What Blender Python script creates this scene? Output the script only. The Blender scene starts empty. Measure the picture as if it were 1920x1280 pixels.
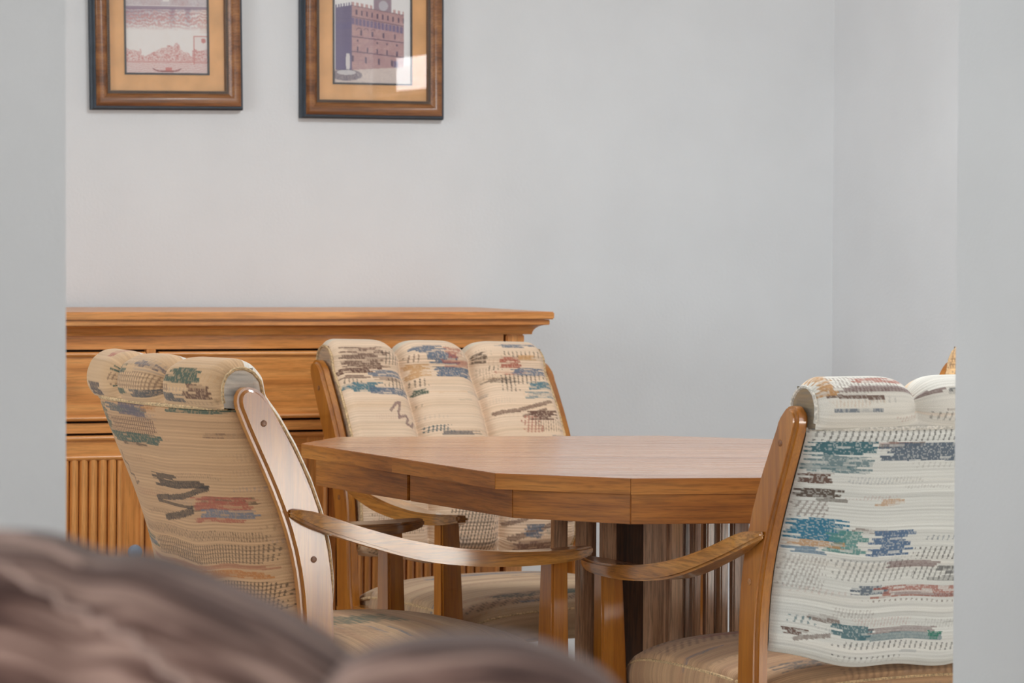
import bpy, bmesh, math, random
import numpy as np
from mathutils import Vector, Matrix, Euler

random.seed(7)
SC = bpy.context.scene
COL = SC.collection
pi = math.pi

# ------------------------------------------------------------------ camera
FPX, HC, YH, ROLL = 6000.0, 1.18, 430.0, 0.004
pitch = math.atan((640 - YH) / FPX)
cam = bpy.data.cameras.new('camera')
camo = bpy.data.objects.new('camera', cam)
COL.objects.link(camo)
cam.sensor_width = 36.0
cam.lens = FPX / 1920 * 36.0
m = Euler((pi / 2 - pitch, 0, 0)).to_matrix() @ Matrix.Rotation(ROLL, 3, 'Z')
camo.matrix_world = Matrix.Translation((0, 0, HC)) @ m.to_4x4()
cam.clip_start = 0.05
cam.dof.use_dof = True
cam.dof.focus_distance = 5.75
cam.dof.aperture_fstop = 10.5
SC.camera = camo

# ------------------------------------------------------------------ world, lights, exposure
SC.view_settings.view_transform = 'Standard'
SC.view_settings.look = 'None'
SC.view_settings.gamma = 1.0
SC.view_settings.use_curve_mapping = False
SC.view_settings.exposure = -0.07

# wall frame: origin on the back wall, U along it (to the right), S out of it (towards the camera side)
KS = 1.016          # the back wall and what stands against it, set a little further off
W0 = Vector((-0.102, 7.828, 0.0)) * KS
U = Vector((0.910, 0.4147, 0.0)).normalized()
S = Vector((0.4147, -0.910, 0.0)).normalized()
YAW = math.atan2(U.y, U.x)
def us(u, s, z=0.0):
    return W0 + U * u + S * s + Vector((0, 0, z))

w = bpy.data.worlds.new('daylight')
SC.world = w
w.use_nodes = True
bg = w.node_tree.nodes['Background']
bg.inputs[0].default_value = (0.86, 0.93, 1.0, 1)
bg.inputs[1].default_value = 0.15

def area(name, loc, direction, sx, sy, watts, color):
    l = bpy.data.lights.new(name, 'AREA')
    l.shape = 'RECTANGLE'; l.size = sx; l.size_y = sy; l.energy = watts; l.color = color
    o = bpy.data.objects.new(name, l); COL.objects.link(o)
    o.location = loc
    o.rotation_euler = Vector(direction).to_track_quat('-Z', 'Y').to_euler()
    return o
R_U = 1.02 * KS      # right wall of the dining room
area('dining_window_daylight', us(R_U + .45, 2.35, 1.5), -U, 2.3, 1.6, 3, (0.94, 0.975, 1.0))
area('print_glass_glint_lamp', us(R_U + .25, 3.46, 1.745), -U, .36, .12, 1.15, (0.96, 0.98, 1.0))  # small strip lamp added to make the glare in the right print's glass
area('added_right_wall_lamp', us(R_U + .45, 5.7, 1.1), -U, 2.3, 1.0, 34, (0.93, 0.97, 1.0))  # lamp added behind an unseen opening, for sheen on posts and arms
area('added_low_sheen_lamp', us(R_U + .45, 6.0, .19), -U, 1.7, .58, 56, (1.0, 0.95, 0.86))  # small low lamp, added to whiten the glossy chair posts
area('added_back_wall_fill', us(.15, 7.1, 1.55), -S, 1.5, 1.3, 8, (0.93, 0.97, 1.0))  # unseen lamp, added to even out the back wall
area('added_living_left_lamp', us(-5.4, 8.0, 1.5), U, 2.2, 1.7, 182, (0.955, 0.985, 1.0))  # unseen lamp, added where it reaches the near walls and the right wall
area('living_rear_window_daylight', us(-2.7, 10.0, 1.5), -S, 1.2, 1.5, 10, (0.95, 0.98, 1.0))
area('added_dining_left_fill', us(-3.3 - .5, 1.9, 1.5), U, 1.3, 1.3, 52, (0.885, 0.96, 1.0))  # no window known here; lamp added to lift the right wall
area('added_ceiling_fill', us(-.2, 2.0, 2.44), (0, 0, -1), .5, .5, 35, (0.885, 0.96, 1.0))  # unseen fill lamp added overhead to brighten the walls

# ------------------------------------------------------------------ helpers
def link(o, parent=None):
    COL.objects.link(o)
    if parent: o.parent = parent
    return o
def tag(o, label=None, cat=None, group=None, kind=None):
    if label: o['label'] = label
    if cat: o['category'] = cat
    if group: o['group'] = group
    if kind: o['kind'] = kind
    return o
def empty(name, loc=(0, 0, 0), rz=0.0):
    o = bpy.data.objects.new(name, None)
    o.empty_display_size = .1
    o.location = loc; o.rotation_euler = (0, 0, rz)
    return link(o)
def mesh(name, verts, faces, mat, parent=None, smooth=False, bevel=0.0, seg=2, ang=35):
    me = bpy.data.meshes.new(name)
    me.from_pydata([tuple(v) for v in verts], [], faces)
    bm = bmesh.new(); bm.from_mesh(me)
    bmesh.ops.recalc_face_normals(bm, faces=bm.faces)
    if bevel > 0:
        ed = [e for e in bm.edges if len(e.link_faces) == 2 and e.calc_face_angle(0) > math.radians(ang)]
        bmesh.ops.bevel(bm, geom=ed, offset=bevel, segments=seg, affect='EDGES', clamp_overlap=True)
    bm.to_mesh(me); bm.free()
    if smooth or bevel > 0:
        me.polygons.foreach_set('use_smooth', [True] * len(me.polygons))
        me.update()
        try: me.set_sharp_from_angle(angle=math.radians(42))
        except Exception: pass
    me.materials.append(mat)
    o = link(bpy.data.objects.new(name, me), parent)
    if bevel > 0:
        wn = o.modifiers.new('face_weighted', 'WEIGHTED_NORMAL'); wn.keep_sharp = True; wn.weight = 100
    return o
def box_v(x0, x1, y0, y1, z0, z1):
    v = [(x, y, z) for z in (z0, z1) for y in (y0, y1) for x in (x0, x1)]
    f = [(0, 2, 3, 1), (4, 5, 7, 6), (0, 1, 5, 4), (2, 6, 7, 3), (0, 4, 6, 2), (1, 3, 7, 5)]
    return v, f
def box(name, x0, x1, y0, y1, z0, z1, mat, parent=None, bevel=0.0, seg=2):
    v, f = box_v(min(x0, x1), max(x0, x1), min(y0, y1), max(y0, y1), min(z0, z1), max(z0, z1))
    return mesh(name, v, f, mat, parent, bevel=bevel, seg=seg)
def prism(name, poly, a0, a1, mat, parent=None, axis='x', bevel=0.0, seg=2, fn=None, smooth=False):
    """extrude a 2d polygon. axis x: poly=(y,z); axis z: poly=(x,y); axis y: poly=(x,z)"""
    n = len(poly)
    def P(p, a):
        if axis == 'x': v = (a, p[0], p[1])
        elif axis == 'y': v = (p[0], a, p[1])
        else: v = (p[0], p[1], a)
        return fn(v) if fn else v
    v = [P(p, a0) for p in poly] + [P(p, a1) for p in poly]
    f = [tuple(range(n)), tuple(range(2 * n - 1, n - 1, -1))]
    f += [(i, (i + 1) % n, n + (i + 1) % n, n + i) for i in range(n)]
    return mesh(name, v, f, mat, parent, bevel=bevel, seg=seg, smooth=smooth)
def tube(name, pts, r, mat, parent=None, sides=8, closed=False):
    pts = [Vector(p) for p in pts]; n = len(pts); v = []; f = []
    for i, p in enumerate(pts):
        a = pts[(i - 1) % n] if (closed or i > 0) else p
        b = pts[(i + 1) % n] if (closed or i < n - 1) else p
        t = (b - a).normalized()
        h = Vector((1, 0, 0)) if abs(t.x) < .8 else Vector((0, 0, 1))
        x = t.cross(h).normalized(); y = t.cross(x)
        for k in range(sides):
            c = 2 * pi * k / sides
            v.append(p + (x * math.cos(c) + y * math.sin(c)) * r)
    for i in range(n if closed else n - 1):
        for k in range(sides):
            j = (i + 1) % n
            f.append((i * sides + k, i * sides + (k + 1) % sides, j * sides + (k + 1) % sides, j * sides + k))
    if not closed:
        f.append(tuple(range(sides))); f.append(tuple(range((n - 1) * sides, n * sides)))
    return mesh(name, v, f, mat, parent, smooth=True)
def lathe(name, prof, loc, mat, parent=None, n=24, axis='z'):
    v = []; f = []
    for (r, h) in prof:
        for k in range(n):
            a = 2 * pi * k / n
            c = (r * math.cos(a), r * math.sin(a), h)
            if axis == 'y': c = (c[0], -c[2], c[1])
            if axis == 'x': c = (c[2], c[0], c[1])
            v.append((c[0] + loc[0], c[1] + loc[1], c[2] + loc[2]))
    for i in range(len(prof) - 1):
        for k in range(n):
            f.append((i * n + k, i * n + (k + 1) % n, (i + 1) * n + (k + 1) % n, (i + 1) * n + k))
    f.append(tuple(range(n))); f.append(tuple(range((len(prof) - 1) * n, len(prof) * n)))
    return mesh(name, v, f, mat, parent, smooth=True)
def grid_mesh(name, P, mat, parent=None, color=None, uv=None, extra=None):
    """P: (n,m,3) numpy grid -> mesh with colour attribute and uv in metres"""
    n, mm = P.shape[:2]
    idx = np.arange(n * mm).reshape(n, mm)
    q = np.stack([idx[:-1, :-1], idx[1:, :-1], idx[1:, 1:], idx[:-1, 1:]], -1).reshape(-1, 4)
    V = P.reshape(-1, 3)
    Cc = None if color is None else color.reshape(-1, 3)
    UV = None if uv is None else uv.reshape(-1, 2)
    loops = q.reshape(-1); starts = np.arange(len(q)) * 4; totals = np.full(len(q), 4)
    if extra is not None:                                   # extra polygons by vertex index lists into V
        for e in extra:
            starts = np.append(starts, len(loops)); totals = np.append(totals, len(e)); loops = np.append(loops, e)
    me = bpy.data.meshes.new(name)
    me.vertices.add(len(V)); me.vertices.foreach_set('co', V.astype(np.float32).ravel())
    me.loops.add(len(loops)); me.loops.foreach_set('vertex_index', loops.astype(np.int32))
    me.polygons.add(len(starts)); me.polygons.foreach_set('loop_start', starts.astype(np.int32))
    me.polygons.foreach_set('loop_total', totals.astype(np.int32))
    me.update(calc_edges=True)
    if UV is not None:
        l = me.uv_layers.new(name='UVMap'); l.data.foreach_set('uv', UV[loops].astype(np.float32).ravel())
    if Cc is not None:
        a = me.color_attributes.new('Col', 'FLOAT_COLOR', 'POINT')
        a.data.foreach_set('color', np.c_[Cc, np.ones(len(Cc))].astype(np.float32).ravel())
    me.polygons.foreach_set('use_smooth', [True] * len(me.polygons))
    me.validate(); me.update()
    me.materials.append(mat)
    return link(bpy.data.objects.new(name, me), parent)
def lin(c):
    c = np.asarray(c, float) / 255.0
    return np.where(c <= .04045, c / 12.92, ((c + .055) / 1.055) ** 2.4)
def lin4(c): return tuple(float(x) for x in lin(c)) + (1.0,)

# ------------------------------------------------------------------ materials
def newmat(name):
    m = bpy.data.materials.new(name); m.use_nodes = True
    nt = m.node_tree; b = nt.nodes['Principled BSDF']
    return m, nt, b
def ramp(nt, stops):
    r = nt.nodes.new('ShaderNodeValToRGB')
    e = r.color_ramp.elements
    e[0].position, e[0].color = stops[0][0], lin4(stops[0][1])
    e[1].position, e[1].color = stops[-1][0], lin4(stops[-1][1])
    for p, c in stops[1:-1]:
        x = e.new(p); x.color = lin4(c)
    return r
def wood(name, light, mid, dark, axis='z', rough=.3, freq=1.0, coat=.25, seed=0.0, figure=.5, coatr=.18):
    m, nt, b = newmat(name)
    N, L = nt.nodes, nt.links
    tc = N.new('ShaderNodeTexCoord'); mp = N.new('ShaderNodeMapping')
    mp.inputs['Location'].default_value = (seed, seed * 1.7, seed * .6)
    k = {'x': (.055, 1, 1), 'y': (1, .055, 1), 'z': (1, 1, .055)}[axis]
    mp.inputs['Scale'].default_value = k
    L.new(tc.outputs['Object'], mp.inputs['Vector'])
    n1 = N.new('ShaderNodeTexNoise'); n1.inputs['Scale'].default_value = 34 * freq
    n1.inputs['Detail'].default_value = 5; n1.inputs['Roughness'].default_value = .55; n1.inputs['Distortion'].default_value = .6
    n2 = N.new('ShaderNodeTexNoise'); n2.inputs['Scale'].default_value = 260 * freq
    n2.inputs['Detail'].default_value = 3; n2.inputs['Roughness'].default_value = .7
    L.new(mp.outputs[0], n1.inputs['Vector']); L.new(mp.outputs[0], n2.inputs['Vector'])
    r1 = ramp(nt, [(.30, dark), (.46, mid), (.64, light)])
    L.new(n1.outputs[0], r1.inputs[0])
    r2 = N.new('ShaderNodeMapRange'); r2.inputs[1].default_value = .38; r2.inputs[2].default_value = .56
    r2.inputs[3].default_value = 1 - figure; r2.inputs[4].default_value = 1.04
    L.new(n2.outputs[0], r2.inputs[0])
    mx = N.new('ShaderNodeMix'); mx.data_type = 'RGBA'; mx.blend_type = 'MULTIPLY'; mx.inputs[0].default_value = 1
    L.new(r1.outputs[0], mx.inputs[6]); L.new(r2.outputs[0], mx.inputs[7])
    L.new(mx.outputs[2], b.inputs['Base Color'])
    b.inputs['Roughness'].default_value = rough
    b.inputs['Coat Weight'].default_value = coat; b.inputs['Coat Roughness'].default_value = coatr
    bu = N.new('ShaderNodeBump'); bu.inputs['Strength'].default_value = .05; bu.inputs['Distance'].default_value = .001
    L.new(n2.outputs[0], bu.inputs['Height']); L.new(bu.outputs[0], b.inputs['Normal'])
    return m
def plain(name, c, rough=.5, metal=0.0, var=.06, scale=30, bump=0.0, bscale=200, coat=0.0):
    m, nt, b = newmat(name)
    N, L = nt.nodes, nt.links
    tc = N.new('ShaderNodeTexCoord')
    n = N.new('ShaderNodeTexNoise'); n.inputs['Scale'].default_value = scale; n.inputs['Detail'].default_value = 3
    L.new(tc.outputs['Object'], n.inputs['Vector'])
    c = np.array(c, float)
    r = ramp(nt, [(.3, np.clip(c * (1 - var), 0, 255)), (.7, np.clip(c * (1 + var), 0, 255))])
    L.new(n.outputs[0], r.inputs[0]); L.new(r.outputs[0], b.inputs['Base Color'])
    b.inputs['Roughness'].default_value = rough; b.inputs['Metallic'].default_value = metal
    b.inputs['Coat Weight'].default_value = coat
    if bump > 0:
        n2 = N.new('ShaderNodeTexNoise'); n2.inputs['Scale'].default_value = bscale; n2.inputs['Detail'].default_value = 2
        L.new(tc.outputs['Object'], n2.inputs['Vector'])
        bu = N.new('ShaderNodeBump'); bu.inputs['Strength'].default_value = bump; bu.inputs['Distance'].default_value = .002
        L.new(n2.outputs[0], bu.inputs['Height']); L.new(bu.outputs[0], b.inputs['Normal'])
    return m
def fabric(name, ribs=True):
    m, nt, b = newmat(name)
    N, L = nt.nodes, nt.links
    at = N.new('ShaderNodeAttribute'); at.attribute_name = 'Col'
    uv = N.new('ShaderNodeUVMap')
    n = N.new('ShaderNodeTexNoise'); n.inputs['Scale'].default_value = 900; n.inputs['Detail'].default_value = 2
    L.new(uv.outputs[0], n.inputs['Vector'])
    r = N.new('ShaderNodeMapRange'); r.inputs[1].default_value = .3; r.inputs[2].default_value = .7
    r.inputs[3].default_value = .88; r.inputs[4].default_value = 1.08
    L.new(n.outputs[0], r.inputs[0])
    mx = N.new('ShaderNodeMix'); mx.data_type = 'RGBA'; mx.blend_type = 'MULTIPLY'; mx.inputs[0].default_value = 1
    L.new(at.outputs['Color'], mx.inputs[6]); L.new(r.outputs[0], mx.inputs[7])
    L.new(mx.outputs[2], b.inputs['Base Color'])
    b.inputs['Roughness'].default_value = .92
    b.inputs['Sheen Weight'].default_value = .15
    b.inputs['Specular IOR Level'].default_value = .2
    wv = N.new('ShaderNodeTexWave'); wv.bands_direction = 'Y'; wv.inputs['Scale'].default_value = 55
    wv.inputs['Distortion'].default_value = .8; wv.inputs['Detail'].default_value = 1
    L.new(uv.outputs[0], wv.inputs['Vector'])
    ad = N.new('ShaderNodeMath'); ad.operation = 'ADD'
    L.new(wv.outputs[1], ad.inputs[0]); L.new(n.outputs[0], ad.inputs[1])
    bu = N.new('ShaderNodeBump'); bu.inputs['Strength'].default_value = .28; bu.inputs['Distance'].default_value = .0014
    L.new(ad.outputs[0], bu.inputs['Height']); L.new(bu.outputs[0], b.inputs['Normal'])
    return m
def printed(name):
    m, nt, b = newmat(name)
    at = nt.nodes.new('ShaderNodeAttribute'); at.attribute_name = 'Col'
    nt.links.new(at.outputs['Color'], b.inputs['Base Color'])
    b.inputs['Roughness'].default_value = .7
    return m
def pane_glass(name, ior=1.5):
    m = bpy.data.materials.new(name); m.use_nodes = True
    nt = m.node_tree; nt.nodes.clear()
    o = nt.nodes.new('ShaderNodeOutputMaterial'); t = nt.nodes.new('ShaderNodeBsdfTransparent')
    g = nt.nodes.new('ShaderNodeBsdfGlossy'); g.inputs['Roughness'].default_value = .01
    fr = nt.nodes.new('ShaderNodeFresnel')
    ge = nt.nodes.new('ShaderNodeNewGeometry'); mr = nt.nodes.new('ShaderNodeMapRange')      # same index seen from either face of the thin pane
    mr.inputs[3].default_value = ior; mr.inputs[4].default_value = 1.0 / ior
    nt.links.new(ge.outputs['Backfacing'], mr.inputs[0]); nt.links.new(mr.outputs[0], fr.inputs['IOR'])
    mx = nt.nodes.new('ShaderNodeMixShader')
    nt.links.new(fr.outputs[0], mx.inputs[0]); nt.links.new(t.outputs[0], mx.inputs[1]); nt.links.new(g.outputs[0], mx.inputs[2])
    nt.links.new(mx.outputs[0], o.inputs[0])
    return m

WALL = plain('wall_paint', (226, 226, 227), rough=.85, var=.012, scale=4, bump=.25, bscale=130)
CEIL = plain('ceiling_paint', (242, 242, 241), rough=.9, var=.01, bump=.2, bscale=90)
CARPET = plain('carpet', (206, 196, 182), rough=.95, var=.12, scale=300, bump=.5, bscale=900)
TRIMW = plain('white_trim_paint', (232, 232, 230), rough=.45, var=.01)
OAK_Z = wood('oak_upright', (178, 112, 34), (162, 96, 24), (142, 80, 16), 'z', rough=.3, figure=.16, coat=1.0, coatr=.13)
OAK_Y = wood('oak_arm', (190, 132, 60), (172, 112, 46), (138, 84, 32), 'y', rough=.28, figure=.4, seed=3.1, coat=1.0, coatr=.14)
OAK_X = wood('oak_rail', (186, 122, 56), (166, 100, 42), (130, 76, 28), 'x', rough=.3, figure=.3, seed=5.2)
SB_X = wood('sideboard_oak_level', (228, 158, 90), (214, 140, 72), (184, 112, 52), 'x', rough=.36, figure=.22, seed=1.3)
SB_Z = wood('sideboard_oak_upright', (228, 158, 90), (214, 140, 72), (186, 114, 54), 'z', rough=.36, figure=.22, seed=2.4)
TB_X = wood('table_oak_top', (208, 148, 106), (190, 128, 84), (158, 98, 60), 'x', rough=.22, figure=.36, seed=4.4, coat=.7, freq=.55)
TB_E = wood('table_oak_edge', (192, 126, 54), (172, 106, 38), (142, 82, 24), 'x', rough=.42, figure=.3, seed=6.6, coat=0)
TB_Z = wood('table_oak_slat', (210, 170, 138), (186, 144, 112), (142, 102, 74), 'z', rough=.28, figure=.4, seed=7.7, coat=1.0)  # paler than the other oak: varnish sheen put into the slat colour
TB_D = wood('table_oak_core_shade', (96, 58, 30), (80, 46, 22), (60, 34, 16), 'z', rough=.5, seed=2.2)  # oak darkened: the shade inside the pedestal is in the colour
GAP_SHADE = plain('gap_shade', (40, 24, 14), rough=.9)  # shade of the drawer and door gaps, as a colour
KNOB = plain('blue_grey_ceramic', (120, 136, 156), rough=.3, var=.05, coat=.4)
BLACKM = plain('black_plastic', (28, 27, 26), rough=.45)
METAL = plain('brown_metal', (70, 54, 40), rough=.4, metal=.6)
FAB = fabric('tapestry_fabric')
PRINT = printed('printed_paper')
GLASS = pane_glass('picture_glass', 1.62)
WGLASS = pane_glass('window_glass', 1.45)
PIPE = plain('tan_piping', (188, 158, 120), rough=.9, var=.2, scale=220)
PIPE_L = plain('pale_piping', (206, 200, 190), rough=.9, var=.15, scale=220)
PLUG = wood('wood_plug', (168, 112, 64), (140, 88, 48), (110, 66, 36), 'x', rough=.4, seed=9.1)

# ------------------------------------------------------------------ room shell (in the wall frame)
def slab(name, u0, u1, s0, s1, z0, z1, mat, kind='structure'):
    o = box(name, u0, u1, -max(s0, s1), -min(s0, s1), z0, z1, mat)
    o.location = W0; o.rotation_euler = (0, 0, YAW)
    if kind: o['kind'] = kind
    return o
CZ = 2.55
UL = -3.3           # dining room left wall
LL = -5.0           # living room left wall
SB = 9.6            # living room rear wall
_a, _b = Vector((-.526, 3.77, 0)) - W0, Vector((.594, 4.28, 0)) - W0
SN = _b.dot(S)      # near wall, face towards the camera
UN0, UN1 = _a.dot(U), _b.dot(U)
slab('floor', LL - .2, R_U + .2, -.2, SB + .2, -.1, 0, CARPET)
slab('ceiling', LL - .2, R_U + .2, -.2, SB + .2, CZ, CZ + .1, CEIL)
slab('wall_back', UL - .12, R_U + .12, -.12, 0, 0, CZ, WALL)
slab('wall_left_far', UL - .12, UL, 0, 1.25, 0, CZ, WALL)
slab('wall_left_near', UL - .12, UL, 2.55, SN - .12, 0, CZ, WALL)
slab('wall_left_low', UL - .12, UL, 1.25, 2.55, 0, .85, WALL)
slab('wall_left_high', UL - .12, UL, 1.25, 2.55, 2.15, CZ, WALL)
slab('wall_near_left', LL - .12, UN0, SN - .12, SN, 0, CZ, WALL)
slab('wall_near_right', UN1, UN1 + .12, SN, SB, 0, CZ, WALL)
slab('wall_living_left_low', LL - .12, LL, SN, SB, 0, .7, WALL)
slab('wall_living_left_high', LL - .12, LL, SN, SB, 2.3, CZ, WALL)
slab('wall_living_left_far', LL - .12, LL, SN, 6.9, .7, 2.3, WALL)
slab('wall_living_left_near', LL - .12, LL, 9.1, SB, .7, 2.3, WALL)
slab('wall_living_rear_left', LL - .12, -3.4, SB, SB + .12, 0, CZ, WALL)
slab('wall_living_rear_right', -2.0, UN1 + .12, SB, SB + .12, 0, CZ, WALL)
slab('wall_living_rear_low', -3.4, -2.0, SB, SB + .12, 0, .7, WALL)
slab('wall_living_rear_high', -3.4, -2.0, SB, SB + .12, 2.3, CZ, WALL)
slab('wall_kitchen_rear_left', UN1 + .12, -.45, 6.6, 6.72, 0, CZ, WALL)
slab('wall_kitchen_rear_right', .75, R_U + .12, 6.6, 6.72, 0, CZ, WALL)
slab('wall_kitchen_rear_low', -.45, .75, 6.6, 6.72, 0, .95, WALL)
slab('wall_kitchen_rear_high', -.45, .75, 6.6, 6.72, 2.15, CZ, WALL)
# right wall with a window opening
WS0, WS1, WZ0, WZ1 = 1.3, 3.55, .75, 2.2
slab('wall_right', R_U, R_U + .12, 0, WS0, 0, CZ, WALL)
slab('wall_right_near', R_U, R_U + .12, 6.5, 6.6, 0, CZ, WALL)
slab('wall_right_pier', R_U, R_U + .12, WS1, 4.5, 0, CZ, WALL)
slab('wall_right_sill', R_U, R_U + .12, 4.5, 6.5, 0, .05, WALL)
slab('wall_right_lintel', R_U, R_U + .12, 4.5, 6.5, 1.68, CZ, WALL)
slab('wall_right_low', R_U, R_U + .12, WS0, WS1, 0, WZ0, WALL)
slab('wall_right_high', R_U, R_U + .12, WS0, WS1, WZ1, CZ, WALL)
slab('baseboard_back', UL, R_U, 0, .014, 0, .09, TRIMW)
slab('baseboard_right', R_U - .014, R_U, .014, WS0, 0, .09, TRIMW)
def window(n, u, s0, s1, z0, z1, blinds):
    r = empty('window_%d' % n, W0, YAW); r['kind'] = 'structure'
    y0, y1 = -s1, -s0
    f = .05
    for nm, a in (('jamb', (y0, y0 + f, z0, z1)), ('jamb', (y1 - f, y1, z0, z1)),
                  ('rail', (y0 + f, y1 - f, z0, z0 + f)), ('rail', (y0 + f, y1 - f, z1 - f, z1)),
                  ('mullion', ((y0 + y1) / 2 - .025, (y0 + y1) / 2 + .025, z0 + f, z1 - f))):
        box(nm, u + .03, u + .09, a[0], a[1], a[2], a[3], TRIMW, r, bevel=.004)
    box('glass_pane', u + .055, u + .06, y0 + f, y1 - f, z0 + f, z1 - f, WGLASS, r)
    if blinds:
        me = None
        z = z0 + .08
        while z < blinds:
            if me is None:
                o = box('blind_slat', u - .02, u + .02, y0 + .03, (y0 + y1) / 2 - .03, -.0012, .0012, TRIMW, r); me = o.data
            else:
                o = link(bpy.data.objects.new('blind_slat', me), r)
            o.location = (-u * 0, 0, z)
            z += .034
    return r
window(1, R_U, WS0, WS1, WZ0, WZ1, 1.66)
window(2, LL - .12, 6.9, 9.1, .7, 2.3, 0)  # unseen window, added for the living room lamp on the left
window(3, R_U, 4.5, 6.5, .05, 1.68, 0)  # unseen opening added for the sheen lamps, low to clear the left print's glass
window(4, UL - .12, 1.25, 2.55, .85, 2.15, 0)  # unseen window, added for the fill lamp on the dining left

# ------------------------------------------------------------------ woven fabric painting
rng = np.random.default_rng(11)
def hsh(a, b=0, c=0):
    x = np.sin(np.asarray(a) * 12.9898 + np.asarray(b) * 78.233 + np.asarray(c) * 37.719) * 43758.5453
    return x - np.floor(x)
BR, BK, TE, BL, GR, RD, PU, GN, TN, DK = ((100, 70, 58), (52, 46, 44), (64, 108, 118), (88, 102, 118), (104, 104, 104),
                                           (164, 88, 70), (118, 88, 88), (72, 88, 76), (190, 142, 92), (80, 62, 50))
def paint(Sx, T, base, patches, seed=0, slub=.10, tint=(205, 165, 125), tintamt=.35):
    """Sx: metres across, T: metres down; base sRGB; patches: (s0,s1,t0,t1,colour,kind,density)"""
    base = lin(base); tint = lin(tint)
    row = np.floor(T / .0026); col = np.floor(Sx / .0022)
    Ccol = np.ones(Sx.shape + (3,)) * base
    # broad bands of warmer yarn, fine slubs, ribs
    band = .5 + .5 * np.sin(T * 61 + 2.1 * np.sin(T * 23 + seed) + seed * 1.7)
    band = band * (.4 + .6 * hsh(np.floor(T / .011), seed)) * (.7 + .3 * np.sin(Sx * 11 + row * .35 + seed))
    Ccol = Ccol * (1 - tintamt * band[..., None]) + tint * (tintamt * band[..., None])
    sl = (hsh(row, seed, 3) - .5) * 2 * slub * (.5 + .5 * np.sin(Sx * (9 + 8 * hsh(row, 5)) + 6.28 * hsh(row, seed, 9)))
    rib = .026 * np.sin(2 * pi * T / .0068)
    r3 = np.floor(T / .0044); grp = hsh(np.floor(T / .031), seed, 7)
    ln_ = (hsh(r3, seed, 21) - .5) * (.08 + .20 * grp) * (.6 + .4 * np.sin(Sx * 13 + 6.28 * hsh(r3, 4, seed)))
    Ccol = Ccol * (1 + sl + rib + ln_)[..., None]
    rg = np.random.default_rng(seed + 100); extra = []
    s_hi, t_hi = float(Sx.max()), float(T.max())
    for _ in range(int(46 * s_hi * t_hi / .22)):
        a0, b0 = rg.uniform(0, s_hi), rg.uniform(.01, t_hi); wd = rg.uniform(.04, .17); ht = rg.uniform(.006, .016)
        cs_ = [BR, DK, GR, BL, TN, RD, TN, DK][rg.integers(8)]; kd = ['fine', 'tick', 'dith', 'fine', 'tick', 'solid'][rg.integers(6)]
        extra.append((a0, a0 + wd, b0, b0 + (ht * .35 if kd == 'solid' else ht), cs_, kd, rg.uniform(.14, .34)))
    for i, p in enumerate(extra + list(patches)):
        kind = p[5]; d = p[6] if len(p) > 6 else .75
        c = lin(p[4])
        if kind == 'line':
            pts = p[0]; rad = p[1]
            dist = np.full(Sx.shape, 9.0)
            for (ax, ay), (bx, by) in zip(pts[:-1], pts[1:]):
                vx, vy = bx - ax, by - ay; L2 = vx * vx + vy * vy + 1e-12
                k = np.clip(((Sx - ax) * vx + (T - ay) * vy) / L2, 0, 1)
                dist = np.minimum(dist, np.hypot(Sx - ax - k * vx, T - ay - k * vy))
            a = (dist < rad * (.8 + .4 * hsh(row, col, i))) * d * (.7 + .3 * hsh(row, col, 2))
        else:
            s0, s1, t0, t1 = p[:4]
            wd = s1 - s0
            r2 = np.floor(T / .0039)
            j0 = hsh(r2, i, seed) ** 2 * .3 * min(wd, .12); j1 = hsh(r2, i + 40, seed) ** 2 * .3 * min(wd, .12)
            wob = .0015 * np.sin(Sx * 14 + i)
            inside = (Sx > s0 + j0) & (Sx < s1 - j1) & (T > t0 + wob) & (T < t1 + wob)
            if kind == 'dith':
                dd = hsh(row + i, col, seed)
                stre = hsh(r2 + 3 * i, np.floor((Sx + .03 * hsh(r2, i, 1)) / .022), seed)
                a = inside * (.4 + .6 * (stre < .3 + .7 * d)) * (.58 + .42 * d) * np.where(dd < .3, .6, 1.0)
            elif kind == 'solid':
                a = inside * d * (.75 + .25 * hsh(row, col, i))
            elif kind == 'tick':
                ph = (Sx + .25 * (T - t0)) / .0105
                a = inside * ((ph - np.floor(ph)) < .30) * d * (.6 + .4 * hsh(np.floor(ph), row, i))
            elif kind == 'grid':
                ph = (Sx + .3 * (T - t0)) / .0088; pv = T / .0072
                a = inside * np.maximum((ph - np.floor(ph)) < .34, ((pv - np.floor(pv)) < .3) * .55) * d
            elif kind == 'fine':
                ph = (Sx + .2 * (T - t0)) / .0062
                a = inside * ((ph - np.floor(ph)) < .42) * d * (.4 + .6 * hsh(np.floor(ph), np.floor(T / .005), i))
        a = np.asarray(a, float)[..., None]
        Ccol = Ccol * (1 - a) + c * a
    return np.clip(Ccol, 0.005, .95)

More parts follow.
